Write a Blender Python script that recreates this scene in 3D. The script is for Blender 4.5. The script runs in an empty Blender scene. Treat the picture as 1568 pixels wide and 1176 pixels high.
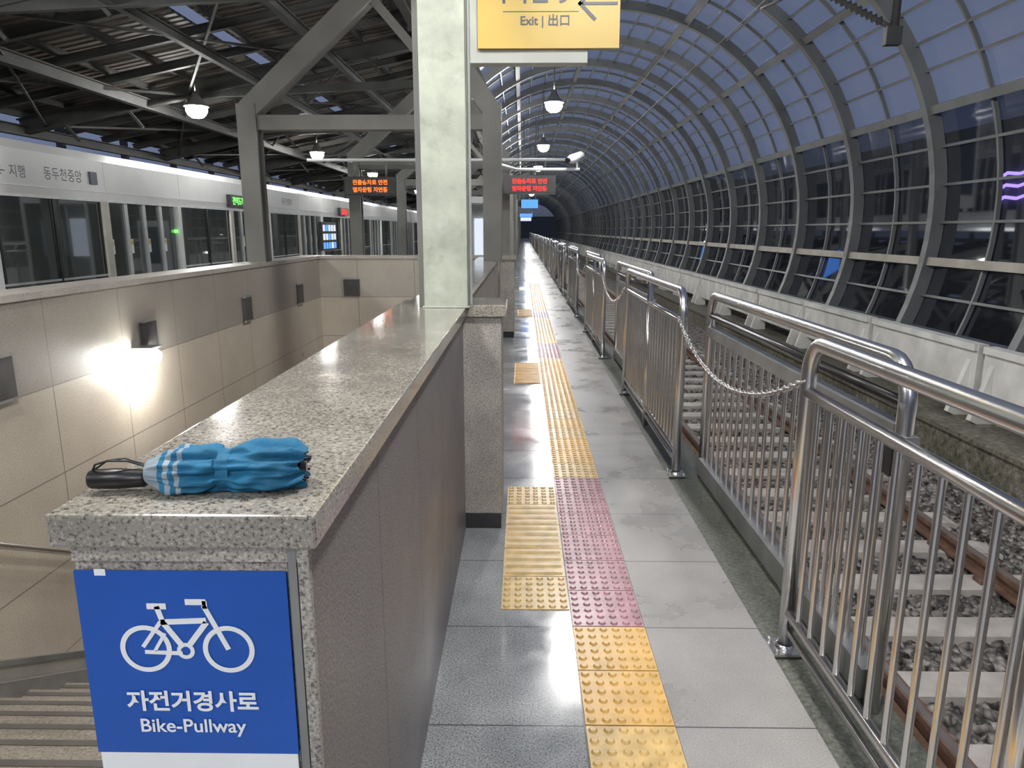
import bpy, math, random
from mathutils import Vector, Matrix
random.seed(7)
R=math.radians
sc=bpy.context.scene
sc.view_settings.view_transform='Standard'
# ---------------------------------------------------------------- materials
def newmat(name):
    m=bpy.data.materials.new(name); m.use_nodes=True
    nt=m.node_tree; nt.nodes.clear()
    out=nt.nodes.new('ShaderNodeOutputMaterial')
    return m,nt,out
def N(nt,t,**kw):
    n=nt.nodes.new(t)
    for k,v in kw.items(): setattr(n,k,v)
    return n
def c4(c): return (c[0],c[1],c[2],1)
def mat_plain(name,col,rough=.5,metal=0,var=.15,scale=6,bump=0.0,spec=.5,bscale=60):
    m,nt,out=newmat(name)
    b=N(nt,'ShaderNodeBsdfPrincipled'); b.inputs['Roughness'].default_value=rough; b.inputs['Metallic'].default_value=metal
    b.inputs['Specular IOR Level'].default_value=spec
    tc=N(nt,'ShaderNodeTexCoord'); no=N(nt,'ShaderNodeTexNoise'); no.inputs['Scale'].default_value=scale; no.inputs['Detail'].default_value=6
    nt.links.new(tc.outputs['Object'],no.inputs['Vector'])
    cr=N(nt,'ShaderNodeValToRGB'); cr.color_ramp.elements[0].position=.3; cr.color_ramp.elements[1].position=.7
    cr.color_ramp.elements[0].color=c4([x*(1-var) for x in col]); cr.color_ramp.elements[1].color=c4([min(1,x*(1+var)) for x in col])
    nt.links.new(no.outputs['Fac'],cr.inputs['Fac']); nt.links.new(cr.outputs['Color'],b.inputs['Base Color'])
    if bump>0:
        n2=N(nt,'ShaderNodeTexNoise'); n2.inputs['Scale'].default_value=bscale; n2.inputs['Detail'].default_value=4
        nt.links.new(tc.outputs['Object'],n2.inputs['Vector'])
        bu=N(nt,'ShaderNodeBump'); bu.inputs['Strength'].default_value=bump; bu.inputs['Distance'].default_value=.01
        nt.links.new(n2.outputs['Fac'],bu.inputs['Height']); nt.links.new(bu.outputs['Normal'],b.inputs['Normal'])
    nt.links.new(b.outputs[0],out.inputs[0]); return m
def mat_emit(name,col,s):
    m,nt,out=newmat(name); e=N(nt,'ShaderNodeEmission'); e.inputs[0].default_value=c4(col); e.inputs[1].default_value=s
    nt.links.new(e.outputs[0],out.inputs[0]); return m
def joints(nt,tc,specs,width):
    sep=N(nt,'ShaderNodeSeparateXYZ'); nt.links.new(tc.outputs['Object'],sep.inputs[0])
    last=None
    for ax,per,off in specs:
        a=N(nt,'ShaderNodeMath',operation='SUBTRACT'); nt.links.new(sep.outputs[ax],a.inputs[0]); a.inputs[1].default_value=off-width/2
        p=N(nt,'ShaderNodeMath',operation='FLOORED_MODULO'); nt.links.new(a.outputs[0],p.inputs[0]); p.inputs[1].default_value=per
        l=N(nt,'ShaderNodeMath',operation='LESS_THAN'); nt.links.new(p.outputs[0],l.inputs[0]); l.inputs[1].default_value=width
        if last is None: last=l.outputs[0]
        else:
            mx=N(nt,'ShaderNodeMath',operation='MAXIMUM'); nt.links.new(last,mx.inputs[0]); nt.links.new(l.outputs[0],mx.inputs[1]); last=mx.outputs[0]
    return last
def mat_granite(name,base,dark,light,scale=220,rough=.3,jspec=None,jw=.006,jcol=(.08,.08,.08),stain=.25,stainscale=1.3,dpos=.38,lpos=.62,roughvar=.15,band=None,coat=0):
    m,nt,out=newmat(name); L=nt.links.new
    tc=N(nt,'ShaderNodeTexCoord')
    n1=N(nt,'ShaderNodeTexNoise'); n1.inputs['Scale'].default_value=scale; n1.inputs['Detail'].default_value=3; n1.inputs['Roughness'].default_value=.6
    L(tc.outputs['Object'],n1.inputs['Vector'])
    cr=N(nt,'ShaderNodeValToRGB'); e=cr.color_ramp.elements
    e[0].position=dpos; e[0].color=c4(dark); e[1].position=lpos; e[1].color=c4(light)
    k=e.new(dpos+.06); k.color=c4(base); k=e.new(lpos-.06); k.color=c4(base)
    L(n1.outputs['Fac'],cr.inputs['Fac'])
    n2=N(nt,'ShaderNodeTexNoise'); n2.inputs['Scale'].default_value=stainscale; n2.inputs['Detail'].default_value=8; n2.inputs['Roughness'].default_value=.65
    L(tc.outputs['Object'],n2.inputs['Vector'])
    mr=N(nt,'ShaderNodeMapRange'); mr.inputs['From Min'].default_value=.35; mr.inputs['From Max'].default_value=.65
    mr.inputs['To Min'].default_value=1-stain; mr.inputs['To Max'].default_value=1.0
    L(n2.outputs['Fac'],mr.inputs['Value'])
    mul=N(nt,'ShaderNodeVectorMath',operation='SCALE'); L(cr.outputs['Color'],mul.inputs[0]); L(mr.outputs[0],mul.inputs['Scale'])
    col=mul.outputs[0]
    b=N(nt,'ShaderNodeBsdfPrincipled')
    if band:  # (zlevel, colour multiplier) : a different stone course above zlevel
        sp=N(nt,'ShaderNodeSeparateXYZ'); L(tc.outputs['Object'],sp.inputs[0])
        g=N(nt,'ShaderNodeMath',operation='GREATER_THAN'); L(sp.outputs['Z'],g.inputs[0]); g.inputs[1].default_value=band[0]
        mm=N(nt,'ShaderNodeVectorMath',operation='MULTIPLY'); L(col,mm.inputs[0]); mm.inputs[1].default_value=band[1]
        mx=N(nt,'ShaderNodeMix',data_type='RGBA'); L(g.outputs[0],mx.inputs[0]); L(col,mx.inputs[6]); L(mm.outputs[0],mx.inputs[7]); col=mx.outputs[2]
    if jspec:
        j=joints(nt,tc,jspec,jw)
        mx=N(nt,'ShaderNodeMix',data_type='RGBA'); L(j,mx.inputs[0]); L(col,mx.inputs[6]); mx.inputs[7].default_value=c4(jcol); col=mx.outputs[2]
    L(col,b.inputs['Base Color'])
    m2=N(nt,'ShaderNodeMapRange'); m2.inputs['From Min'].default_value=.3; m2.inputs['From Max'].default_value=.7
    m2.inputs['To Min'].default_value=max(.03,rough-roughvar); m2.inputs['To Max'].default_value=rough+roughvar
    L(n2.outputs['Fac'],m2.inputs['Value']); L(m2.outputs[0],b.inputs['Roughness'])
    if coat: b.inputs['Coat Weight'].default_value=coat; b.inputs['Coat Roughness'].default_value=.08
    L(b.outputs[0],out.inputs[0]); return m
def mat_panel(name,tint,gloss,rough=.05,op=0.0,opcol=(.1,.1,.12)):
    m,nt,out=newmat(name); L=nt.links.new
    t=N(nt,'ShaderNodeBsdfTransparent'); t.inputs[0].default_value=c4(tint)
    g=N(nt,'ShaderNodeBsdfGlossy'); g.inputs['Roughness'].default_value=rough; g.inputs[0].default_value=(.9,.93,1,1)
    d=N(nt,'ShaderNodeBsdfDiffuse')
    tc=N(nt,'ShaderNodeTexCoord'); no=N(nt,'ShaderNodeTexNoise'); no.inputs['Scale'].default_value=.7; no.inputs['Detail'].default_value=5
    L(tc.outputs['Object'],no.inputs['Vector'])
    cr=N(nt,'ShaderNodeValToRGB'); cr.color_ramp.elements[0].color=c4([x*.6 for x in opcol]); cr.color_ramp.elements[1].color=c4([x*1.4 for x in opcol])
    L(no.outputs['Fac'],cr.inputs['Fac']); L(cr.outputs['Color'],d.inputs[0])
    m0=N(nt,'ShaderNodeMixShader'); m0.inputs[0].default_value=op; L(t.outputs[0],m0.inputs[1]); L(d.outputs[0],m0.inputs[2])
    lw=N(nt,'ShaderNodeLayerWeight'); lw.inputs['Blend'].default_value=.25
    ma=N(nt,'ShaderNodeMath',operation='MULTIPLY_ADD'); L(lw.outputs['Facing'],ma.inputs[0]); ma.inputs[1].default_value=gloss; ma.inputs[2].default_value=.06
    m1=N(nt,'ShaderNodeMixShader'); L(ma.outputs[0],m1.inputs[0]); L(m0.outputs[0],m1.inputs[1]); L(g.outputs[0],m1.inputs[2])
    L(m1.outputs[0],out.inputs[0]); return m

M={}
M['slab']=mat_granite('polished_granite_slab',(.32,.295,.25),(.10,.09,.08),(.50,.46,.39),scale=165,rough=.14,stain=.25,stainscale=6,roughvar=.06,jspec=[('Y',1.25,.92-.02)],jw=.004,dpos=.38,lpos=.62,coat=.5)
M['wallgran']=mat_granite('grey_granite_cladding',(.215,.198,.198),(.10,.09,.09),(.33,.31,.305),scale=190,rough=.42,stain=.25,jspec=[('Y',.58,1.43)],jw=.006,dpos=.39,lpos=.61)
M['frontgran']=mat_granite('grey_granite_front',(.40,.375,.335),(.15,.14,.125),(.58,.54,.48),scale=180,rough=.45,stain=.3,stainscale=5,dpos=.39,lpos=.61)
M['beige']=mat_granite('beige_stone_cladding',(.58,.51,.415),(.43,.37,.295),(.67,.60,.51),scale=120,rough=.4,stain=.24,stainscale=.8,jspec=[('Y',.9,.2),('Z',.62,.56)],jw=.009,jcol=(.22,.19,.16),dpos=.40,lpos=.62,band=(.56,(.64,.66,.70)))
M['beige_end']=mat_granite('beige_stone_end',(.58,.51,.415),(.43,.37,.295),(.67,.60,.51),scale=120,rough=.4,stain=.24,stainscale=.8,jspec=[('X',.9,.1),('Z',.62,.56)],jw=.009,jcol=(.22,.19,.16),dpos=.40,lpos=.62,band=(.56,(.8,.82,.85)))
M['beige_top']=mat_granite('grey_stone_coping',(.44,.41,.36),(.32,.29,.27),(.52,.49,.44),scale=120,rough=.4,stain=.3)
M['floor_l']=mat_granite('speckled_granite_floor',(.32,.33,.335),(.14,.14,.15),(.48,.485,.49),scale=160,rough=.17,stain=.3,stainscale=2.2,jspec=[('Y',.6,.26),('X',.6,-.39)],jw=.006,dpos=.39,lpos=.61,roughvar=.12,coat=.4)
M['floor_r']=mat_granite('platform_concrete_tile',(.36,.345,.33),(.27,.255,.245),(.44,.425,.41),scale=220,rough=.34,stain=.22,stainscale=1.7,jspec=[('Y',.6,.26)],jw=.006,roughvar=.2,coat=.25)
M['edge']=mat_granite('mossy_edge_strip',(.13,.135,.11),(.07,.08,.06),(.2,.2,.18),scale=60,rough=.5,stain=.45)
M['concrete']=mat_granite('concrete',(.30,.29,.27),(.2,.19,.18),(.38,.37,.35),scale=30,rough=.8,stain=.35)
M['moss']=mat_granite('mossy_ledge',(.19,.175,.13),(.09,.095,.05),(.31,.285,.24),scale=14,rough=.6,stain=.5)
M['yellow']=mat_plain('tactile_yellow',(.66,.40,.12),.34,var=.16,scale=9,bump=.1)
M['yellow2']=mat_plain('tactile_yellow_worn',(.60,.41,.16),.32,var=.22,scale=14,bump=.1)
M['pink']=mat_plain('tactile_faded_mauve',(.37,.19,.215),.3,var=.28,scale=10,bump=.1)
M['steel']=mat_plain('stainless_steel',(.74,.73,.72),.24,metal=1,var=.08,scale=4)
M['steel_d']=mat_plain('dull_galvanised_steel',(.36,.36,.35),.38,metal=.7,var=.2,scale=5)
M['rail']=mat_plain('rusty_rail',(.22,.13,.09),.5,metal=.3,var=.3,scale=12)
M['railtop']=mat_plain('worn_rail_head',(.42,.36,.32),.35,metal=.8,var=.1)
M['sleeper']=mat_plain('concrete_sleeper',(.50,.46,.41),.85,var=.25,scale=5,bump=.3)
M['white']=mat_plain('white_precast',(.78,.77,.72),.6,var=.15,scale=3)
M['pillar']=mat_granite('painted_column_chipped',(.46,.49,.405),(.40,.43,.345),(.50,.525,.455),scale=9,rough=.5,stain=.32,stainscale=5.5,dpos=.34,lpos=.66)
M['frame']=mat_plain('grey_painted_steel',(.20,.197,.18),.5,var=.15,scale=2)
M['truss']=mat_plain('dark_truss_steel',(.075,.075,.072),.6,var=.25,scale=2)
M['vault']=mat_plain('vault_rib_paint',(.165,.172,.170),.4,var=.2,scale=1.5)
M['vaultlite']=mat_plain('vault_lower_purlin',(.42,.39,.32),.5,var=.25,scale=2)
M['glass_up']=mat_panel('polycarbonate_upper',(.80,.84,.90),.30,.16,op=.16,opcol=(.26,.29,.36))
M['glass_low']=mat_panel('dark_glass_lower',(.20,.22,.27),.5,.03,op=.22,opcol=(.05,.055,.065))
M['psdglass']=mat_panel('psd_glass',(.22,.25,.235),.35,.03,op=.5,opcol=(.12,.135,.125))
M['psd']=mat_plain('psd_white_header',(.76,.77,.75),.3,var=.04,scale=2)
M['psdframe']=mat_plain('psd_aluminium',(.60,.61,.60),.35,metal=.3,var=.1)
M['psdcol']=mat_plain('psd_post_beige',(.55,.53,.46),.45,var=.1)
M['black']=mat_plain('black_plastic',(.012,.012,.013),.35,var=.2)
M['darkbox']=mat_plain('dark_fixture',(.05,.05,.05),.4,var=.3)
M['base']=mat_plain('black_base_skirting',(.02,.02,.02),.3,var=.3)
M['blue']=mat_plain('sign_blue',(.012,.092,.44),.3,var=.06,scale=5)
M['signwhite']=mat_plain('sign_white',(.85,.87,.88),.4,var=.03)
M['signyel']=mat_plain('sign_yellow',(.68,.47,.10),.4,var=.04,scale=3)
M['signblk']=mat_plain('sign_navy_text',(.05,.06,.10),.4,var=.05)
M['signgrey']=mat_plain('sign_housing',(.45,.47,.43),.4,var=.06)
M['umb']=mat_plain('umbrella_blue_nylon',(.016,.125,.235),.6,var=.3,scale=14,bump=.3,bscale=70,spec=.25)
M['umbdk']=mat_plain('umbrella_inside_dark',(.01,.05,.10),.6,var=.3,scale=14)
M['umbgrey']=mat_plain('umbrella_grey_stripe',(.22,.28,.33),.5,var=.12,scale=20,bump=.2)
M['lamp']=mat_emit('lamp_emitter',(1,.99,.96),130)
M['led_r']=mat_emit('led_red',(1,.03,.02),3)
M['led_o']=mat_emit('led_orange',(1,.13,.02),3)
M['led_g']=mat_emit('led_green',(.15,1,.1),3)
M['bluelit']=mat_emit('lit_blue_sign',(.10,.3,.9),1.6)
M['whitelit']=mat_emit('lit_white_panel',(.8,.88,1),1.0)
M['purplelit']=mat_emit('purple_neon',(.35,.22,1),13)
M['stair']=mat_granite('stair_stone',(.29,.25,.205),(.19,.165,.135),(.38,.34,.28),scale=90,rough=.4,stain=.3)
M['nosing']=mat_plain('stair_nosing',(.10,.09,.08),.5)
def mat_roof():
    m,nt,out=newmat('corrugated_roof_underside'); L=nt.links.new
    tc=N(nt,'ShaderNodeTexCoord'); w=N(nt,'ShaderNodeTexWave',wave_type='BANDS',bands_direction='Y'); w.inputs['Scale'].default_value=1.6
    L(tc.outputs['Object'],w.inputs['Vector'])
    cr=N(nt,'ShaderNodeValToRGB'); cr.color_ramp.elements[0].color=(.075,.062,.052,1); cr.color_ramp.elements[1].color=(.19,.16,.13,1)
    L(w.outputs['Fac'],cr.inputs['Fac']); b=N(nt,'ShaderNodeBsdfPrincipled'); b.inputs['Roughness'].default_value=.6
    L(cr.outputs['Color'],b.inputs['Base Color']); bu=N(nt,'ShaderNodeBump'); bu.inputs['Distance'].default_value=.05; L(w.outputs['Fac'],bu.inputs['Height']); L(bu.outputs['Normal'],b.inputs['Normal'])
    L(b.outputs[0],out.inputs[0]); return m
M['roof']=mat_roof()
def mat_ballast():
    m,nt,out=newmat('ballast_stones'); L=nt.links.new
    tc=N(nt,'ShaderNodeTexCoord'); v=N(nt,'ShaderNodeTexVoronoi'); v.inputs['Scale'].default_value=19
    L(tc.outputs['Object'],v.inputs['Vector'])
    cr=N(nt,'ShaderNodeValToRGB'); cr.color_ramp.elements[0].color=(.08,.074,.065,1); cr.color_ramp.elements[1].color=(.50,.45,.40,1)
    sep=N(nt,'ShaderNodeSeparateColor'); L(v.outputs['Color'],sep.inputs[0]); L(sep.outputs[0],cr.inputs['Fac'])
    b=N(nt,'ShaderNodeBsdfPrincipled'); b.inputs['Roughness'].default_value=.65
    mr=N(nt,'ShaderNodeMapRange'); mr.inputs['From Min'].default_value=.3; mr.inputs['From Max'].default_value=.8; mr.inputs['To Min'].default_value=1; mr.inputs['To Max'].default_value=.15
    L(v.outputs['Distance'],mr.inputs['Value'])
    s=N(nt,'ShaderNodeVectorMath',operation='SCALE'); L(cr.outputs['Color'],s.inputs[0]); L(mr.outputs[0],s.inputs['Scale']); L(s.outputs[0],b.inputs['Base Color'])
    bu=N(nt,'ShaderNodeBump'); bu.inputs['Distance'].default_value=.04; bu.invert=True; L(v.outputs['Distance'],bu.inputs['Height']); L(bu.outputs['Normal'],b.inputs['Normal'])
    L(b.outputs[0],out.inputs[0]); return m
M['ballast']=mat_ballast()

# ---------------------------------------------------------------- mesh builder
class MB:
    def __init__(s): s.v=[]; s.f=[]; s.m=[]; s.s=[]; s.mats=[]
    def mi(s,k):
        if k not in s.mats: s.mats.append(k)
        return s.mats.index(k)
    def add(s,vs,fs,mat,smooth=False):
        o=len(s.v); s.v+= [tuple(p) for p in vs]; i=s.mi(mat)
        for f in fs: s.f.append([o+a for a in f]); s.m.append(i); s.s.append(smooth)
    def box(s,x0,x1,y0,y1,z0,z1,mat):
        vs=[(x0,y0,z0),(x1,y0,z0),(x1,y1,z0),(x0,y1,z0),(x0,y0,z1),(x1,y0,z1),(x1,y1,z1),(x0,y1,z1)]
        s.add(vs,[(0,3,2,1),(4,5,6,7),(0,1,5,4),(1,2,6,5),(2,3,7,6),(3,0,4,7)],mat)
    def prism(s,poly,axis,a,b,mat):
        n=len(poly); vs=[]
        for t in (a,b):
            for p in poly: vs.append((p[0],t,p[1]) if axis=='Y' else ((t,p[0],p[1]) if axis=='X' else (p[0],p[1],t)))
        fs=[tuple(range(n)),tuple(range(2*n-1,n-1,-1))]+[(i,i+n,(i+1)%n+n,(i+1)%n) for i in range(n)]
        s.add(vs,fs,mat)
    def beam(s,p0,p1,w,h,mat,up=(0,0,1)):
        p0=Vector(p0);p1=Vector(p1);d=(p1-p0).normalized();u=Vector(up)
        if abs(d.dot(u))>.98: u=Vector((0,1,0))
        r=d.cross(u).normalized();u=r.cross(d).normalized()
        vs=[]
        for p in (p0,p1):
            for a,b in ((-1,-1),(1,-1),(1,1),(-1,1)): vs.append(p+r*a*w/2+u*b*h/2)
        s.add(vs,[(3,2,1,0),(4,5,6,7),(0,1,5,4),(1,2,6,5),(2,3,7,6),(3,0,4,7)],mat)
    def ibeam(s,p0,p1,w,h,t,mat,up=(0,0,1)):
        p0=Vector(p0);p1=Vector(p1);d=(p1-p0).normalized();u=Vector(up)
        if abs(d.dot(u))>.98: u=Vector((0,1,0))
        r=d.cross(u).normalized();u=r.cross(d).normalized()
        s.beam(p0+u*(h/2-t/2),p1+u*(h/2-t/2),w,t,mat,up); s.beam(p0-u*(h/2-t/2),p1-u*(h/2-t/2),w,t,mat,up); s.beam(p0,p1,t,h-2*t,mat,up)
    def tube(s,pts,r,mat,n=12,closed=False,cap=True):
        pts=[Vector(p) for p in pts]; k=len(pts); rr=r if isinstance(r,(list,tuple)) else [r]*k
        vs=[];nrm=None
        for i,p in enumerate(pts):
            if closed: t=(pts[(i+1)%k]-pts[i-1]).normalized()
            elif i==0: t=(pts[1]-p).normalized()
            elif i==k-1: t=(p-pts[i-1]).normalized()
            else: t=((pts[i+1]-p).normalized()+(p-pts[i-1]).normalized()).normalized()
            if nrm is None:
                a=Vector((0,0,1)) if abs(t.z)<.9 else Vector((1,0,0)); nrm=(a-t*a.dot(t)).normalized()
            else: nrm=(nrm-t*nrm.dot(t)).normalized()
            b=t.cross(nrm)
            for j in range(n):
                a=2*math.pi*j/n; vs.append(p+(nrm*math.cos(a)+b*math.sin(a))*rr[i])
        fs=[]
        for i in range(k if closed else k-1):
            i2=(i+1)%k
            for j in range(n): fs.append((i*n+j,i*n+(j+1)%n,i2*n+(j+1)%n,i2*n+j))
        s.add(vs,fs,mat,True)
        if cap and not closed:
            o=len(s.v)-len(vs); i=s.mi(mat)
            s.f.append([o+j for j in range(n-1,-1,-1)]); s.m.append(i); s.s.append(False)
            s.f.append([o+(k-1)*n+j for j in range(n)]); s.m.append(i); s.s.append(False)
    def lathe(s,prof,c,mat,n=24):
        vs=[];k=len(prof)
        for r,z in prof:
            for j in range(n):
                a=2*math.pi*j/n; vs.append((c[0]+r*math.cos(a),c[1]+r*math.sin(a),c[2]+z))
        fs=[(i*n+j,i*n+(j+1)%n,(i+1)*n+(j+1)%n,(i+1)*n+j) for i in range(k-1) for j in range(n)]
        s.add(vs,fs,mat,True)
    def build(s,name,parent=None,bevel=0,loc=(0,0,0)):
        me=bpy.data.meshes.new(name); me.from_pydata(s.v,[],s.f)
        for k in s.mats: me.materials.append(M[k])
        me.polygons.foreach_set('material_index',s.m); me.polygons.foreach_set('use_smooth',s.s); me.update()
        ob=bpy.data.objects.new(name,me); bpy.context.collection.objects.link(ob); ob.location=loc
        if parent: ob.parent=parent
        if bevel>0:
            b=ob.modifiers.new('bevel','BEVEL'); b.width=bevel; b.segments=2; b.limit_method='ANGLE'
        return ob
def empty(name,loc=(0,0,0)):
    e=bpy.data.objects.new(name,None); bpy.context.collection.objects.link(e); e.location=loc; return e
def copyob(src,name,loc):
    o=bpy.data.objects.new(name,src.data); bpy.context.collection.objects.link(o); o.location=loc
    return o
def text(name,body,width,loc,rot,mat,parent=None,ext=.0006,bold=0):
    cu=bpy.data.curves.new(name+'_c','FONT'); cu.body=body; cu.align_x='CENTER'; cu.align_y='CENTER'; cu.size=1; cu.offset=bold
    t=bpy.data.objects.new(name+'_t',cu); bpy.context.collection.objects.link(t); bpy.context.view_layer.update()
    dg=bpy.context.evaluated_depsgraph_get(); me=bpy.data.meshes.new_from_object(t.evaluated_get(dg))
    bpy.data.objects.remove(t)
    xs=[v.co.x for v in me.vertices] or [0,1]; ys=[v.co.y for v in me.vertices] or [0,1]
    w=max(max(xs)-min(xs),.01); k=width/w; cx=(max(xs)+min(xs))/2; cy=(max(ys)+min(ys))/2
    for v in me.vertices: v.co.x=(v.co.x-cx)*k; v.co.y=(v.co.y-cy)*k; v.co.z=ext
    me.materials.clear(); me.materials.append(M[mat])
    for p in me.polygons: p.material_index=0
    ob=bpy.data.objects.new(name,me); bpy.context.collection.objects.link(ob); ob.location=loc; ob.rotation_euler=rot
    if parent: ob.parent=parent
    return ob
FY=(R(90),0,0)
FX=(R(90),0,R(90))

YEND=140
# ---------------------------------------------------------------- floor
b=MB()
b.box(-.6,.21,-3,YEND,-.15,0,'floor_l')
b.box(.51,.97,-3,YEND,-.15,0,'floor_r')
b.box(.21,.51,-3,YEND,-.15,-.004,'floor_r')
b.box(.97,1.28,-3,YEND,-.15,-.012,'edge')
b.box(-6.4,-.6,-3,1.8,-.15,0,'floor_l')
b.box(-6.4,-3.5,1.8,11.6,-.15,0,'floor_l')
b.box(-6.4,-.6,11.6,YEND,-.15,0,'floor_l')
b.build('floor')
b=MB(); b.box(1.12,1.27,-3,YEND,-1.05,-.15,'concrete'); b.build('wall_platform_edge')
# ---------------------------------------------------------------- tactile paving
def tile(b,x0,y0,col,kind,n=6,dome=True):
    s=.3; g=.003; z=.004
    b.box(x0+g,x0+s-g,y0+g,y0+s-g,-.01,z,col)
    if not dome: return
    if kind=='dots':
        for i in range(n):
            for j in range(n):
                cx=x0+s*(i+.5)/n; cy=y0+s*(j+.5)/n; k=10; r0=.0165; r1=.010; h=.0065
                vs=[(cx+r0*math.cos(2*math.pi*a/k),cy+r0*math.sin(2*math.pi*a/k),z) for a in range(k)]+[(cx+r1*math.cos(2*math.pi*a/k),cy+r1*math.sin(2*math.pi*a/k),z+h) for a in range(k)]
                b.add(vs,[(a,(a+1)%k,(a+1)%k+k,a+k) for a in range(k)]+[tuple(range(k,2*k))],col,False)
    else:
        for j in range(4):
            cy=y0+s*(j+.5)/4
            b.prism([(cy-.018,z),(cy+.018,z),(cy+.011,z+.008),(cy-.011,z+.008)],'X',x0+.015,x0+s-.015,col)
b=MB()
y=.86
while y<70:
    if 2.6<y<4.3: c='pink'
    elif 8.9<y<9.9 or 13<y<13.9: c='pink'
    else: c=random.choice(['yellow','yellow','yellow2'])
    tile(b,.21,y,c,'dots',dome=y<22); y+=.3
for yy,k in ((2.79,'dots'),(3.09,'ribs'),(3.39,'ribs'),(3.69,'ribs'),(3.99,'dots')): tile(b,-.09,yy,'yellow2',k)
for k in range(4): tile(b,-.09,7.4+.3*k,'yellow','ribs')
for k in range(4): tile(b,-.09,13.4+.3*k,'yellow','ribs')
for k in range(4): tile(b,-.09,19.4+.3*k,'yellow2','ribs',dome=False)
b.build('tactile_paving')

# ---------------------------------------------------------------- parapet with granite slab
par=empty('stair_parapet')
b=MB(); b.box(-.64,-.305,.945,3.66,-.4,1.165,'wallgran'); b.build('body',par)
b=MB()
b.box(-.64,-.3055,.935,.9449,0,1.165,'frontgran')
b.box(-.665,-.306,1.0,3.64,-4,0,'beige')
b.box(-.316,-.300,.924,.936,0,1.165,'frontgran'); b.box(-.331,-.319,.927,.936,0,1.165,'steel_d'); b.box(-.3325,-.3315,.929,.936,0,1.165,'base')
b.box(-.640,-.305,.928,.936,1.14,1.165,'frontgran')
b.build('front_panel',par)
b=MB(); b.box(-.662,-.285,.915,4.02,1.165,1.215,'slab'); b.build('granite_slab',par,bevel=.004)
b=MB(); b.box(-.33,-.107,3.645,4.02,.09,1.165,'frontgran'); b.box(-.325,-.112,3.65,4.01,0,.09,'base')
b.build('pilaster',par,bevel=.003)
b=MB(); b.box(-.30,-.085,3.62,4.05,1.165,1.225,'slab'); b.build('pilaster_cap',par,bevel=.004)
b=MB(); b.box(-.62,-.36,4.02,10.7,-4,1.165,'beige'); b.box(-.64,-.34,4.02,10.7,1.165,1.21,'slab')
b.box(-.33,-.12,10.72,11.1,.09,1.165,'frontgran'); b.box(-.325,-.125,10.73,11.09,0,.09,'base'); b.box(-.35,-.10,10.7,11.12,1.165,1.225,'slab')
b.build('parapet_run',par,bevel=.003)
# ---------------------------------------------------------------- bike sign
sg=empty('bike_pullway_sign',(-.638,.925,.829))
b=MB(); b.box(0,.304,0,.004,0,.297,'blue'); b.box(.003,.302,.001,.005,-.30,0,'signwhite')
b.box(.030,.046,-.0005,.0,.290,.300,'signwhite')
b.build('board',sg)
b=MB()
def fl(p,q,w=.0065):
    b.beam((p[0],-.001,p[1]),(q[0],-.001,q[1]),w,.001,'signwhite',up=(0,1,0))
def ring(c,r,w):
    n=48; vs=[]
    for j in range(n):
        a=2*math.pi*j/n
        vs+= [(c[0]+(r-w/2)*math.cos(a),-.0012,c[1]+(r-w/2)*math.sin(a)),(c[0]+(r+w/2)*math.cos(a),-.0012,c[1]+(r+w/2)*math.sin(a))]
    b.add(vs,[(2*j,2*j+1,(2*j+3)%(2*n),(2*j+2)%(2*n)) for j in range(n)],'signwhite')
wl=(.092,.175); wr=(.213,.175)
ring(wl,.034,.0075); ring(wr,.034,.0075); ring((.150,.172),.010,.006)
fl((.100,.243),(.128,.243),.009); fl((.114,.243),(.122,.214),.008); fl((.122,.216),(.147,.178),.0085); fl((.118,.218),(.184,.221),.0085); fl((.184,.218),(.155,.180),.0085); fl((.117,.218),(.088,.178),.006); fl((.090,.170),(.145,.168),.006); fl((.182,.245),(.213,.175),.0075); fl((.156,.250),(.186,.250),.009); fl((.184,.252),(.184,.240),.007)
fl((.122,.200),(.105,.172),.005)
b.build('bicycle_pictogram',sg)
text('korean_text','자전거경사로',.196,(.152,-.0015,.090),FY,'signwhite',sg,bold=.03)
text('english_text','Bike-Pullway',.158,(.150,-.0015,.045),FY,'signwhite',sg,bold=.015)
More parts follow.
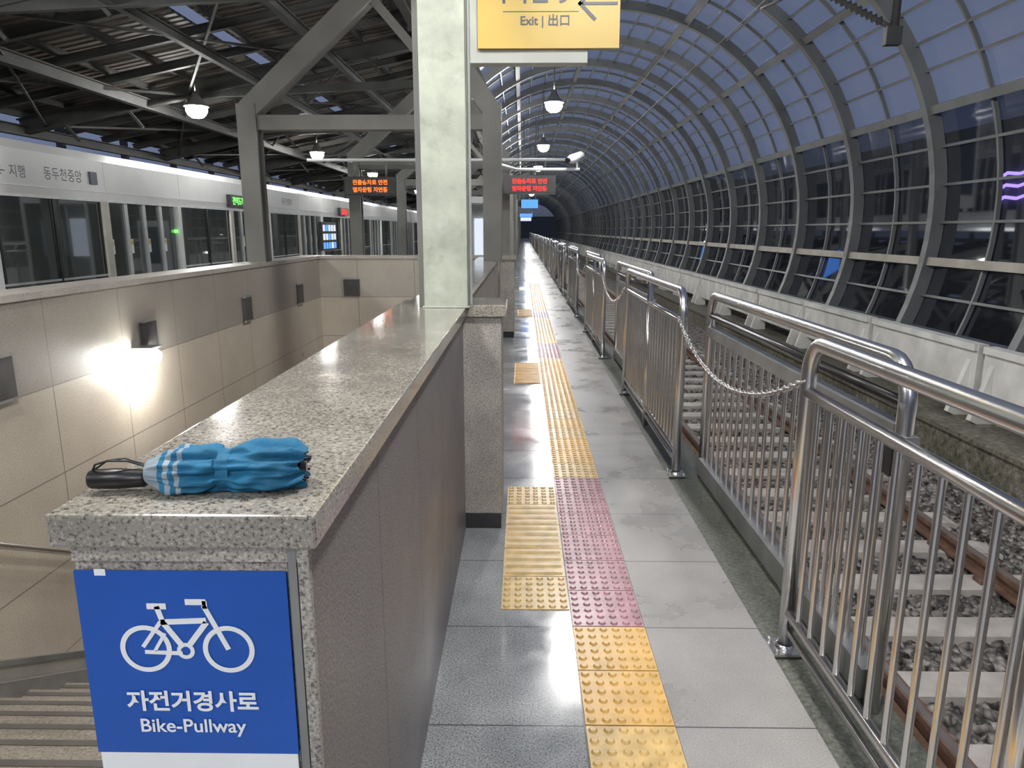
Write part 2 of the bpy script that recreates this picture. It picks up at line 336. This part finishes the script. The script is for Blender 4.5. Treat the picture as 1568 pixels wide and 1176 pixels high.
# ---------------------------------------------------------------- umbrella
um=empty('folded_umbrella',(-.645,1.000,1.215)); um.rotation_euler=(0,0,R(7))
b=MB()
b.tube([(-.002,0,.021),(0,0,.021),(.004,0,.021),(.04,0,.021),(.078,0,.020),(.082,0,.020)],[.006,.0125,.0145,.0158,.0135,.011],'black',20)
b.tube([(.082,0,.020),(.092,0,.021)],.008,'steel_d',14)
lp=[(.006,-.002,.034),(.012,-.004,.045),(.030,-.004,.050),(.055,.002,.047),(.078,.004,.038),(.088,.002,.030)]
b.tube(lp,.0016,'black',8)
lp=[(.006,.004,.034),(.020,.016,.044),(.045,.020,.046),(.070,.012,.040),(.088,.004,.032)]
b.tube(lp,.0016,'black',8)
b.build('handle',um)
b=MB(); nt_=130; na=120; L0=.084; L1=.314
rows=[]
for i in range(nt_+1):
    t=i/nt_; x=L0+(L1-L0)*t
    base=.017+.018*min(1,t/.22)**.8
    base-= .0045*math.exp(-((t-.50)/.06)**2)
    base+= .003*math.exp(-((t-.80)/.12)**2)
    if t>.93: base-=.008*(t-.93)/.07
    row=[]
    for j in range(na):
        a=2*math.pi*j/na
        amp=min(1,t/.15)
        f=.06*math.sin(5*a+3.5*t)+.08*math.sin(8*a-3*t+1)+.07*math.sin(13*a+6*t)+.05*math.sin(3*a+14*t)+.04*math.sin(26*t+3*a)+.035*math.sin(21*a-9*t)
        sp=abs(math.sin(3.5*a+4.5*t)); f+=.15*(sp-.6)
        f+=.03*math.sin(17*t*2+7*a)
        r=base*(1+f*amp*(1.0 if abs(t-.50)>.045 else .5))
        yy=r*1.15*math.cos(a); zz=r*.95*math.sin(a)
        z=max(.030+zz,.0015)
        row.append((x+.005*math.sin(6*a+1)*max(0,(t-.85)/.15),yy,z))
    rows.append(row)
for i in range(nt_):
    t=i/nt_
    m='umbgrey' if (t<.10 or .135<t<.175 or .215<t<.245) else 'umb'
    sub=[rows[i][j] for j in range(na)]+[rows[i+1][j] for j in range(na)]
    b.add(sub,[(j,(j+1)%na,(j+1)%na+na,j+na) for j in range(na)],m,True)
b.add(rows[-1]+[(L1-.02,0,.03)],[(j,(j+1)%na,na) for j in range(na)],'umbdk',True)
b.add(rows[0]+[(L0,0,.03)],[((j+1)%na,j,na) for j in range(na)],'umbgrey',True)
sx=L0+(L1-L0)*.50
b.build('canopy',um)
b=MB()
pts=[]
for j in range(28):
    a=2*math.pi*j/28; pts.append((sx,.031*1.15*math.cos(a),max(.03+.0300*math.sin(a),.003)))
k=len(pts); vs=[(p[0]-.008,p[1],p[2]) for p in pts]+[(p[0]+.010,p[1]*.99,p[2]) for p in pts]
b.add(vs,[(j,(j+1)%k,(j+1)%k+k,j+k) for j in range(k)],'umb',True)
for j in range(8):
    a=2*math.pi*j/8+.2
    b.tube([(L1-.012,.02*math.cos(a),.031+.019*math.sin(a)),(L1+.004,.024*math.cos(a),.031+.022*math.sin(a))],.0024,'black',8)
b.tube([(L1-.02,0,.03),(L1+.003,0,.03)],.008,'black',12)
b.build('strap_and_tips',um)

# ---------------------------------------------------------------- stairwell
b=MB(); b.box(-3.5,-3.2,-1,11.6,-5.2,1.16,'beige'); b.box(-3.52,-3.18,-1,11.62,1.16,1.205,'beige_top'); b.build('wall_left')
b=MB(); b.box(-3.2,-.36,11.3,11.6,-5.2,1.16,'beige_end'); b.box(-3.18,-.36,11.28,11.62,1.16,1.205,'beige_top'); b.build('wall_back')
b=MB()
for i in range(26):
    y0=1.8+i*.3; z=-.165*(i+1)
    b.box(-3.19,-.67,y0,y0+.30,z-.3,z,'stair'); b.box(-3.15,-.7,y0+.245,y0+.275,z,z+.003,'nosing')
b.box(-3.19,-.67,9.6,11.28,-4.6,-4.3,'stair')
b.build('stair_flight')
b=MB()
b.prism([(1.6,.24),(9.6,-4.16),(9.6,-4.4),(1.6,-.0)],'X',-3.2,-3.15,'beige_top')
b.prism([(1.6,.27),(9.6,-4.13),(9.6,-4.17),(1.6,.23)],'X',-3.2,-3.13,'steel_d'); b.build('trim_stair_skirting')
b=MB()
p=[(-3.1,1.2,.93),(-3.1,1.9,.86)]+[(-3.1,1.9+.5*i,.86-.275*i) for i in range(1,15)]
b.tube(p,.02,'steel',12)
for i in range(0,14,3):
    yy=2.2+.5*i; zz=.86-.55*(yy-1.9)
    b.tube([(-3.1,yy,zz-.01),(-3.1,yy,zz-.06),(-3.2,yy,zz-.08)],.009,'steel',8)
b.build('stair_handrail')
b=MB()
b.prism([(1.8,.02),(9.6,-4.27),(9.6,-4.33),(1.8,-.04)],'X',-3.10,-2.86,'steel_d')
b.prism([(1.8,.07),(9.6,-4.22),(9.6,-4.33),(1.8,-.04)],'X',-2.86,-2.83,'steel_d')
b.build('bike_ramp_channel')
for i,yy in enumerate((4.2,5.98,8.2,10.2)):
    b=MB(); b.box(-3.2,-3.165,yy-.11,yy+.11,.58,.84,'darkbox'); b.box(-3.18,-3.155,yy-.12,yy+.12,.84,.855,'steel_d'); b.box(-3.18,-3.155,yy-.12,yy+.12,.565,.58,'steel_d')
    if i==1:
        b.box(-3.2,-3.03,yy-.27,yy-.09,.635,.655,'steel_d')
        b.lathe([(.0,-.10),(.05,-.09),(.08,-.05),(.085,.0),(.06,.03),(0,.035)],(-3.07,yy-.22,.60),'lamp',20)
    b.build('stair_wall_light')
b=MB(); b.box(-2.82,-2.57,11.27,11.3,.58,.84,'darkbox'); b.box(-2.83,-2.56,11.26,11.28,.84,.86,'steel_d'); b.build('stair_wall_light')

# ---------------------------------------------------------------- columns + portal frames
FR=[3.62+5.6*i for i in range(0,23)]
def col_h(b,x,y,z0,z1,w=.23,d=.24,mat='frame'):
    b.box(x-w/2,x+w/2,y-d/2,y-d/2+.03,z0,z1,mat); b.box(x-w/2,x+w/2,y+d/2-.03,y+d/2,z0,z1,mat); b.box(x-w/2+.03,x+w/2-.03,y-d/2+.03,y+d/2-.03,z0,z1,mat)
for i,y in enumerate(FR):
    zb=1.205 if y<11 else 0
    f=MB()
    col_h(f,-3.37,y,zb,3.1)
    if i>0: col_h(f,-.375,y,zb,3.1)
    f.box(-3.25,-.49,y-.09,y+.09,2.80,2.97,'frame')
    f.beam((-3.37,y,3.02),(-1.80,y,4.40),.22,.24,'frame')
    f.beam((-.375,y,3.02),(-1.1,y,4.05),.22,.22,'frame'); f.beam((-1.1,y,3.5),(-1.94,y,4.45),.10,.10,'frame')
    f.beam((-1.1,y,4.05),(-1.5,y,5.1),.18,.2,'frame')
    f.box(-2.06,-1.70,y-.11,y+.11,4.28,4.5,'frame'); f.box(-1.98,-1.76,y-.11,y+.11,4.5,5.2,'frame')
    f.beam((-1.87,y,4.4),(-6.6,y,4.2),.10,.14,'truss')
    f.build('portal_frame')
b=MB()
x0,x1=-.495,-.275
b.box(x0,x1,3.60,3.64,1.215,5.2,'pillar'); b.box(x0,x1,3.82,3.86,1.215,5.2,'pillar'); b.box(x0+.02,x1-.012,3.64,3.82,1.215,5.2,'frame')
b.box(x0-.035,x0-.004,3.66,3.80,1.215,4.6,'frame')
b.box(x0-.01,x1+.01,3.585,3.875,1.215,1.222,'pillar')
b.tube([(x1+.012,3.66,1.225),(x1+.012,3.66,5.1)],.009,'signgrey',10)
b.build('station_column',bevel=.004)

# ---------------------------------------------------------------- roof (left hall)
def rz(x): return 5.3+.2*(x+1.6)
roof=MB()
for xa,xb in ((-10.2,-5.28),(-5.02,-1.35)):
    roof.prism([(xa,rz(xa)+.25),(xb,rz(xb)+.25),(xb,rz(xb)+.29),(xa,rz(xa)+.29)],'Y',-4,YEND,'roof')
roof.build('ceiling')
t=MB()
xs=[-9.9+.85*i for i in range(11)]
for x in xs: t.ibeam((x,-4,rz(x)+.19),(x,YEND,rz(x)+.19),.07,.12,.015,'truss')
ys=[3.62-5.6]+FR
for y in ys:
    t.ibeam((-10,y,rz(-10)-.02),(-1.35,y,rz(-1.35)-.02),.18,.30,.025,'truss')
    for x in (-9.2,-7.9,-6.6,-5.3,-4.2,-3.1):
        t.beam((x,y,rz(x)-.02),(x+.35,y,rz(x)-.45),.05,.05,'truss')
    for yy in (1.4,2.8,4.2):
        t.ibeam((-10,y+yy,rz(-10)+.06),(-1.35,y+yy,rz(-1.35)+.06),.10,.14,.015,'truss')
    for xa,xb in ((-9.5,-6.6),(-6.6,-3.4)):
        t.beam((xa,y,rz(xa)-.1),(xb,y+5.6,rz(xb)-.1),.04,.04,'truss'); t.beam((xb,y,rz(xb)-.1),(xa,y+5.6,rz(xa)-.1),.04,.04,'truss')
for x in (-4.9,-3.37): t.ibeam((x,-4,rz(x)-.36),(x,YEND,rz(x)-.36),.10,.14,.02,'truss')
for x in (-9.9,-7.4,-1.9): t.ibeam((x,-4,rz(x)-.12),(x,YEND,rz(x)-.12),.14,.20,.02,'truss')
for y in FR: t.beam((-.375,y,3.05),(-1.3,y,5.0),.10,.12,'truss')
t.build('roof_truss')

# ---------------------------------------------------------------- vault
CX,CZ,RR=1.9,1.8,4.75
def vp(phi,r,y): a=R(phi); return (CX+r*math.cos(a),y,CZ+r*math.sin(a))
P0,P1=-22,134
v=MB()
Y0=11.8-2.8*5
ny=int((YEND-Y0)/2.8)+1
nseg=36
for i in range(ny):
    y=Y0+2.8*i; w=.075
    vs=[];
    for k in range(nseg+1):
        ph=P0+(P1-P0)*k/nseg
        for r,dy in ((RR-.13,-w),(RR-.13,w),(RR+.07,w),(RR+.07,-w)): vs.append(vp(ph,r,y+dy))
    fs=[(4*k+j,4*k+(j+1)%4,4*k+4+(j+1)%4,4*k+4+j) for k in range(nseg) for j in range(4)]
    v.add(vs,fs,'vault')
    w=.022; ym=y+1.4; vs=[]
    for k in range(nseg+1):
        ph=P0+(P1-P0)*k/nseg
        for r,dy in ((RR-.0,-w),(RR-.0,w),(RR+.06,w),(RR+.06,-w)): vs.append(vp(ph,r,ym+dy))
    v.add(vs,fs,'vault')
thick=[-8.5,20,44,68,92,116,132]
thin=[-15,-1,6,13,27,32,38,50,56,62,74,80,86,98,104,110,122]
for ph in thick:
    rr=RR-.02; a=R(ph)
    v.beam(vp(ph,rr,Y0),vp(ph,rr,YEND),.13,.12,'vaultlite' if ph<0 else 'vault',up=(math.cos(a),0,math.sin(a)))
for ph in thin:
    a=R(ph); v.beam(vp(ph,RR+.03,Y0),vp(ph,RR+.03,YEND),.04,.06,'vault',up=(math.cos(a),0,math.sin(a)))
v.beam(vp(-22,RR,Y0),vp(-22,RR,YEND),.2,.16,'vault')
v.build('vault_frame')
g=MB()
def shell(mat,a0,a1,n):
    vs=[]
    for k in range(n+1):
        ph=a0+(a1-a0)*k/n; vs+=[vp(ph,RR+.075,Y0),vp(ph,RR+.075,YEND)]
    g.add(vs,[(2*k,2*k+1,2*k+3,2*k+2) for k in range(n)],mat,True)
shell('glass_low',-22,20,14); g.build('window_vault_lower')
g=MB(); shell('glass_up',20,134,38); g.build('window_vault_upper')
b=MB(); b.box(6.02,6.6,-3,YEND,-1.0,.05,'concrete'); b.build('wall_vault_base')
b=MB(); b.box(4.9,6.02,-3,YEND,-1.1,-.65,'moss'); b.box(4.86,5.1,-3,YEND,-.66,-.61,'moss'); b.build('trackside_ledge')
b=MB(); y=.3
while y<YEND-3:
    b.box(5.5,5.62,y,y+2.62,-.42,.25,'white'); b.box(5.46,5.5,y+.02,y+2.6,.17,.25,'white')
    for yy in (y+.12,y+2.42): b.prism([(5.5,.05),(5.3,-.61),(5.38,-.65),(5.62,-.65),(5.62,-.42),(5.5,-.3)],'Y',yy,yy+.08,'white')
    y+=2.75
b.build('trackside_barrier')
# ---------------------------------------------------------------- track
b=MB()
nx,nyy=110,420; x0,x1,y0,y1=1.28,4.9,1.0,15.0
vs=[(x0+(x1-x0)*i/nx+random.uniform(-.01,.01)*(0<i<nx),y0+(y1-y0)*j/nyy+random.uniform(-.01,.01),-1.03+random.uniform(-.022,.026)) for j in range(nyy+1) for i in range(nx+1)]
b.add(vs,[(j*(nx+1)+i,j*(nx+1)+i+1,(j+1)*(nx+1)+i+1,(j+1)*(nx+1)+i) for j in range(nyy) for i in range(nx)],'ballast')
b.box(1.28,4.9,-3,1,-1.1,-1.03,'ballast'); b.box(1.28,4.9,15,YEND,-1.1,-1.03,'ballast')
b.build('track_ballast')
b=MB(); y=.5
while y<90:
    b.prism([(1.65,-1.1),(3.95,-1.1),(3.95,-1.01),(3.85,-.985),(1.75,-.985),(1.65,-1.01)],'Y',y,y+.24,'sleeper')
    for rx in (2.1,3.535):
        for s_ in (-1,1): b.box(rx+s_*.09-.03,rx+s_*.09+.03,y+.07,y+.17,-.985,-.955,'rail')
    y+=.62
for rx in (2.1,3.535):
    b.box(rx-.065,rx+.065,-3,YEND,-.985,-.97,'rail'); b.box(rx-.01,rx+.01,-3,YEND,-.97,-.89,'rail'); b.box(rx-.035,rx+.035,-3,YEND,-.89,-.855,'rail'); b.box(rx-.024,rx+.018,-3,YEND,-.855,-.852,'railtop')
b.build('railway_track')

# ---------------------------------------------------------------- fence
def fence_mesh(name,L):
    b=MB(); st='steel'; r=.028; z=1.215
    pts=[(0,0,.0),(0,0,z-.13)]
    for k in range(1,7):
        a=R(15*k); pts.append((0,.11-.11*math.cos(a),z-.13+.13*math.sin(a)))
    pts2=[(0,L-p[1],p[2]) for p in reversed(pts)]
    b.tube(pts+pts2,r,st,16)
    b.tube([(0,L/2,0),(0,L/2,z-.02)],.022,st,12)
    for zz,rr in ((1.03,.021),(.16,.02),(.085,.012)): b.tube([(0,0,zz),(0,L,zz)],rr,st,12)
    n=int(L/.105)
    for i in range(1,n):
        yy=L*i/n
        b.tube([(0,yy,.16),(0,yy,1.03)],.0105,st,8,cap=False)
    for yy in (0,L):
        b.box(-.06,.06,yy-.06,yy+.06,0,.009,st)
        b.lathe([(.04,.009),(.036,.02),(.029,.024)],(0,yy,0),st,14)
        for sx,sy in ((-.045,-.045),(.045,-.045),(-.045,.045)): b.lathe([(.009,.009),(.009,.022),(.0,.024)],(sx,yy+sy,0),'steel_d',8)
    return b.build(name)
def gate_mesh(name,L):
    b=MB(); z=1.20
    pts=[(0,0,-.012),(0,0,z-.13)]
    for k in range(1,7):
        a=R(15*k); pts.append((0,.11-.11*math.cos(a),z-.13+.13*math.sin(a)))
    pts2=[(0,L-p[1],p[2]) for p in reversed(pts)]
    b.tube(pts+pts2,.027,'steel',14)
    b.box(-.025,.025,.02,L-.02,.94,1.00,'steel_d'); b.tube([(0,0,1.07),(0,L,1.07)],.018,'base',10)
    b.box(-.035,.035,.02,L-.02,.02,.13,'steel_d')
    n=int(L/.11)
    for i in range(1,n): b.tube([(0,L*i/n,.12),(0,L*i/n,.94)],.011,'steel',8,cap=False)
    b.box(-.03,.035,-.03,.04,.90,.97,'steel_d'); b.box(-.042,-.03,-.02,.03,.84,.93,'base')
    return b.build(name)
P=4.48
f0=fence_mesh('platform_fence',2.45); f0.location=(1.03,.07,-.0)
g0=gate_mesh('sliding_gate',2.36); g0.location=(1.2,2.17,0)
y=.07+P
while y<110:
    copyob(f0,'platform_fence',(1.03,y,0)); copyob(g0,'sliding_gate',(1.2,y+2.1,0)); y+=P
def chain(name,a,bp,sag):
    b=MB(); a=Vector(a); bp=Vector(bp); n=int((a-bp).length/.030)
    pr=[]
    for i in range(n+1):
        t=i/n; p=a.lerp(bp,t); p.z-=sag*4*t*(1-t); pr.append(p)
    for i in range(n):
        p,q=pr[i],pr[i+1]; d=(q-p).normalized(); c=(p+q)/2; side=d.cross(Vector((0,0,1))).normalized(); up=side.cross(d)
        w=side if i%2 else up
        pts=[]
        for k in range(10):
            an=2*math.pi*k/10; pts.append(c+d*.021*math.cos(an)+w*.0105*math.sin(an))
        b.tube(pts,.0036,'steel',6,closed=True)
    return b.build(name)
chain('barrier_chain',(1.0,4.55,1.05),(1.0,2.5,1.07),.21)
chain('barrier_chain',(1.0,9.03,1.05),(1.0,7.0,1.05),.22)
chain('barrier_chain',(1.0,13.5,1.05),(1.0,11.5,1.05),.22)

# ---------------------------------------------------------------- platform screen doors
ps=empty('platform_screen_doors',(-6.5,0,0))
b=MB()
b.box(-.25,.02,-3,110,2.05,2.62,'psd')
b.prism([(-.25,2.62),(.02,2.62),(-.06,2.74),(-.25,2.74)],'Y',-3,110,'psd')
b.box(-.06,.03,-3,110,2.02,2.06,'psdframe'); b.box(-.02,.03,-3,110,2.16,2.175,'psdframe')
b.box(-.1,.03,-3,110,0,.12,'psdframe')
y=8.9-4.9*2
while y<108:
    for a,c in ((y+.02,y+1.13),(y+1.17,y+2.28)):
        b.box(-.03,.0,a,c,.12,2.02,'psdglass')
        for aa in (a,c-.04): b.box(-.03,.01,aa,aa+.04,.12,2.02,'base')
    b.box(-.05,.02,y+1.13,y+1.17,.12,2.02,'base'); b.box(-.05,.015,y,y+2.3,.90,.93,'psdframe')
    b.box(-.08,.05,y+2.28,y+2.45,.12,2.02,'psdcol')
    ds=y+2.45
    for k in range(4):
        a=ds+k*.57
        b.box(-.06,-.03,a+.05,a+.52,.12,2.02,'psdglass'); b.box(-.06,.0,a,a+.05,.12,2.02,'psdframe'); b.box(-.06,.0,a+.52,a+.57,.12,2.02,'psdframe')
        b.box(-.03,-.027,a+.06,a+.17,1.22,1.45,'signwhite'); b.box(-.03,-.025,a+.07,a+.16,1.36,1.43,'signyel')
    b.box(-.08,.05,ds+2.28,ds+2.40,.12,2.02,'psd')
    for q in range(2): b.box(.02,.023,y+2.45*q,y+2.45*q+.006,2.18,2.62,'psdframe')
    y+=4.9
b.build('screen_structure',ps)
text('station_name','동두천중앙',.85,(.021,10.35,2.36),FX,'signblk',ps)
text('next_station','← 지행',.5,(.021,9.3,2.34),FX,'signblk',ps)
text('station_name_b','동두천중앙',.85,(.021,20.1,2.36),FX,'signblk',ps)
b=MB(); b.box(.02,.12,16.0,17.2,2.1,2.36,'black'); b.box(.02,.12,25.6,26.8,2.1,2.36,'black'); b.box(.02,.05,10.95,11.12,2.27,2.45,'signblk'); b.build('door_displays',ps)
text('door_led_text','전역도착 열차',1.05,(.122,16.6,2.23),FX,'led_g',ps,bold=.02)
text('door_led_text_b','열차 접근',.9,(.122,26.2,2.23),FX,'led_r',ps,bold=.02)
b=MB(); b.box(-.03,.02,13.55,13.6,1.55,1.6,'led_g'); b.build('door_indicator',ps)
b=MB(); b.box(.05,.12,23.1,24.9,.95,1.85,'darkbox')
for i in range(5):
    for j in range(3): b.box(.12,.125,23.2+.33*i,23.45+.33*i,1.0+.28*j,1.2+.28*j,random.choice(['whitelit','bluelit','whitelit']))
b.build('advert_panel',ps)
b=MB(); b.box(-12,-6.76,-3,YEND,-1.1,-1.0,'ballast'); b.build('ground_far_track')
b=MB(); b.box(-11.2,-11,-3,YEND,-1.0,2.6,'concrete'); b.box(-11.1,-11,-3,YEND,2.6,2.7,'truss'); 
y=-2
while y<130: b.box(-11.1,-10.95,y,y+.15,2.6,4.2,'truss'); y+=2.8
b.build('wall_far_side')

# ---------------------------------------------------------------- exit sign
ex=empty('exit_sign',(-.27,4.6,2.665))
b=MB(); b.box(0,.845,0,.03,0,.42,'signyel'); b.box(-.05,.66,.03,.14,-.075,.5,'signgrey'); b.box(.15,.60,-.002,0,.20,.204,'signblk')
b.tube([(.1,.08,.45),(.1,.08,3.4)],.02,'frame',10); b.tube([(.6,.08,.45),(.6,.08,3.7)],.02,'frame',10)
b.beam((.62,-.003,.245),(.83,-.003,.245),.016,.002,'signblk',up=(0,1,0))
b.beam((.60,-.003,.252),(.70,-.003,.155),.02,.002,'signblk',up=(0,1,0)); b.beam((.60,-.003,.238),(.70,-.003,.335),.02,.002,'signblk',up=(0,1,0))
b.build('board',ex)
text('english_text','Exit | 出口',.29,(.40,-.002,.150),FY,'signblk',ex,bold=.018)
text('korean_text','나가는 곳',.52,(.33,-.002,.31),FY,'signblk',ex,bold=.02)
# ---------------------------------------------------------------- LED departure boards, pole, cctv
def ledboard(x,y,z,w,mat):
    e=empty('departure_display',(x,y,z)); b=MB()
    b.box(-w/2,w/2,0,.16,0,.34,'black'); b.box(-w/2+.02,w/2-.02,-.012,0,.02,.32,'darkbox')
    for s_ in (-.3,.3): b.tube([(s_,.08,.33),(s_,.08,.605)],.018,'frame',8)
    b.build('housing',e)
    text('led_text_top','진출승차로 안전',w*.66,(0,-.014,.235),FY,mat,e,bold=.02); text('led_text_low','열차운행 지연중',w*.66,(0,-.014,.10),FY,mat,e,bold=.02)
ledboard(.13,14,2.27,1.0,'led_r'); ledboard(-2.9,14,2.25,1.0,'led_o')
b=MB(); b.tube([(-4.1,14.08,2.9),(.85,14.08,2.9)],.028,'signwhite',12)
for x in (-3.37,-.375): b.tube([(x,14.08,2.9),(x,14.70,2.9)],.02,'signwhite',8)
b.build('display_hanger_pole')
e=MB(); e.tube([(-.1,10.4,2.43),(.80,10.4,2.43)],.022,'signwhite',12); e.tube([(-.375,9.33,2.43),(-.1,10.4,2.43)],.022,'signwhite',12)
e.tube([(.76,10.4,2.43),(.76,10.4,2.55)],.016,'signwhite',8)
e.tube([(.63,10.25,2.54),(.68,10.32,2.56),(.82,10.52,2.62)],[.035,.065,.065],'signwhite',16); e.tube([(.61,10.22,2.533),(.632,10.25,2.54)],.034,'black',16)
e.build('cctv_camera')
# ---------------------------------------------------------------- lamps
def lamp(x,y,z,ztop,en,kind='POINT'):
    b=MB(); b.lathe([(.03,.30),(.06,.28),(.09,.20),(.13,.12),(.235,.02),(.24,.01),(.225,.01),(.12,.10)],(0,0,0),'frame',24)
    b.lathe([(0,-.20),(.10,-.185),(.17,-.13),(.20,-.06),(.20,.02),(.1,.08),(0,.09)],(0,0,-.01),'lamp',20)
    b.tube([(0,0,.28),(0,0,ztop-z)],.014,'frame',8)
    o=b.build('high_bay_lamp',loc=(x,y,z))
    l=bpy.data.lights.new('lamp_light',kind); l.energy=en; l.shadow_soft_size=.14; l.color=(1,.985,.955)
    if kind=='SPOT': l.spot_size=R(168); l.spot_blend=.25
    lo=bpy.data.objects.new('light_source',l); bpy.context.collection.objects.link(lo); lo.parent=o; lo.location=(0,0,-.38)
K=.56
for y in (-5.3,1.6,9.1,17.7,26.3,34.9,43.5,60,78,100): lamp(.73,y,4.5,6.4,(370 if y>0 else 640)*K)
for y in (-1.0,6.3,14.7,23.1,31.5,45,62,80): lamp(-6.4,y,3.95,rz(-6.4)+.2,300*K,'SPOT')
lamp(-1.87,2.2,4.5,5.3,220*K)  # added unseen lamp off the rows, brightens stair wall and near floor
lamp(-2.3,-2.5,4.5,5.2,260*K)  # added unseen fill lamp behind the camera, not part of either row
l=bpy.data.lights.new('wl','POINT'); l.energy=9; l.shadow_soft_size=.06; l.color=(1,.96,.88)
lo=bpy.data.objects.new('stair_light_source',l); bpy.context.collection.objects.link(lo); lo.location=(-2.9,5.74,.40)
# ---------------------------------------------------------------- catenary bracket with insulator
b=MB()
b.tube([(4.30,9,3.80),(4.30,9,4.5),(4.45,9,5.75)],.05,'truss',10)
def ins(a,c,n,r):
    a=Vector(a);c=Vector(c); pts=[];rr=[]
    for i in range(n):
        t=i/(n-1); pts.append(a.lerp(c,t)); rr.append(r if i%2 else r*.4)
    b.tube(pts,rr,'truss',14)
ins((3.35,9,4.32),(4.15,9,3.95),27,.055)
b.tube([(2.3,9,4.75),(3.0,9,4.42),(3.4,9,4.30)],.022,'truss',8); b.tube([(4.1,9,3.97),(4.3,9,3.88)],.03,'truss',8)
b.tube([(2.75,9,4.1),(3.1,9,4.25),(3.6,9,4.2)],.016,'truss',8); b.tube([(2.3,9,4.75),(2.2,9,6.4)],.03,'truss',8)
b.box(4.2,4.38,8.95,9.05,3.70,3.90,'truss')
b.tube([(2.75,-3,4.2),(2.8,9,4.2),(2.8,60,4.2)],.008,'truss',6)
b.tube([(2.8,-3,5.1),(2.8,9,4.98),(2.8,60,5.1)],.008,'truss',6)
b.build('catenary_bracket')
# ---------------------------------------------------------------- distant platform furniture
b=MB(); 
b.box(-2.2,-.56,18.0,19.8,0,.12,'psd'); b.box(-2.2,-.56,18,19.8,2.25,2.4,'psd')
for x in (-2.2,-1.35,-.62):
    for y in (18,19.74): b.box(x,x+.06,y,y+.06,.12,2.25,'psd')
b.box(-2.15,-.62,19.7,19.74,.12,2.25,'psd'); b.box(-2.17,-2.15,18.06,19.7,.12,2.25,'psdglass'); b.box(-.6,-.58,18.06,19.7,.12,2.25,'psdglass'); b.box(-1.3,-.7,19.66,19.7,.9,1.9,'whitelit')
b.build('waiting_shelter')
def hang(y,x0,x1,z,mat):
    b=MB(); b.box(x0,x1,y,y+.15,z,z+.35,mat); b.box(x0-.02,x1+.02,y+.15,y+.18,z-.02,z+.37,'black')
    for x in (x0+.1,x1-.1): b.tube([(x,y+.08,z+.35),(x,y+.08,6.1)],.02,'frame',8)
    b.build('hanging_sign')
hang(31,-.05,.65,2.5,'bluelit'); hang(40,-.3,.5,2.5,'signblk'); hang(52,-.2,.7,2.5,'bluelit'); hang(75,-.2,.9,2.5,'whitelit')
b=MB(); b.box(-1.2,-.3,24,24.3,0,1.9,'psd'); b.box(-1.1,-.4,23.98,24,.5,1.7,'signblk'); b.build('information_kiosk')
# neon sign + dark building blocks added to darken the lower vault panes
b=MB(); b.box(13.4,20,14,30,-3,4.6,'truss')
for k in range(3):
    z=3.05-.32*k
    b.tube([(13.3,19.2,z-.05),(13.3,19.6,z+.1),(13.3,20.0,z+.02),(13.3,20.5,z+.08),(13.3,20.8,z-.04)],.045,'purplelit',8)
b.box(16,22,36,60,-3,5,'truss'); b.box(15,22,66,95,-3,6,'truss'); b.box(-8,22,190,196,-3,5,'truss')
b.build('neon_and_added_buildings')

# ---------------------------------------------------------------- world
w=bpy.data.worlds.new('dusk'); sc.world=w; w.use_nodes=True; nt=w.node_tree; nt.nodes.clear()
o=nt.nodes.new('ShaderNodeOutputWorld'); bg=nt.nodes.new('ShaderNodeBackground'); tc=nt.nodes.new('ShaderNodeTexCoord'); sp=nt.nodes.new('ShaderNodeSeparateXYZ'); cr=nt.nodes.new('ShaderNodeValToRGB')
nt.links.new(tc.outputs['Generated'],sp.inputs[0]); nt.links.new(sp.outputs['Z'],cr.inputs['Fac'])
e=cr.color_ramp.elements; e[0].position=0; e[0].color=(.06,.07,.10,1); e[1].position=.6; e[1].color=(.185,.235,.39,1); k=e.new(.1); k.color=(.18,.22,.35,1)
nt.links.new(cr.outputs['Color'],bg.inputs[0]); bg.inputs[1].default_value=.78; nt.links.new(bg.outputs[0],o.inputs[0])
# ---------------------------------------------------------------- camera
cam=bpy.data.cameras.new('camera'); co=bpy.data.objects.new('camera',cam); bpy.context.collection.objects.link(co)
co.location=(0,0,1.6); co.rotation_euler=(R(90-12.21),0,R(.822)); cam.lens=25.03; cam.sensor_width=36; cam.clip_start=.02; cam.clip_end=500
sc.camera=co
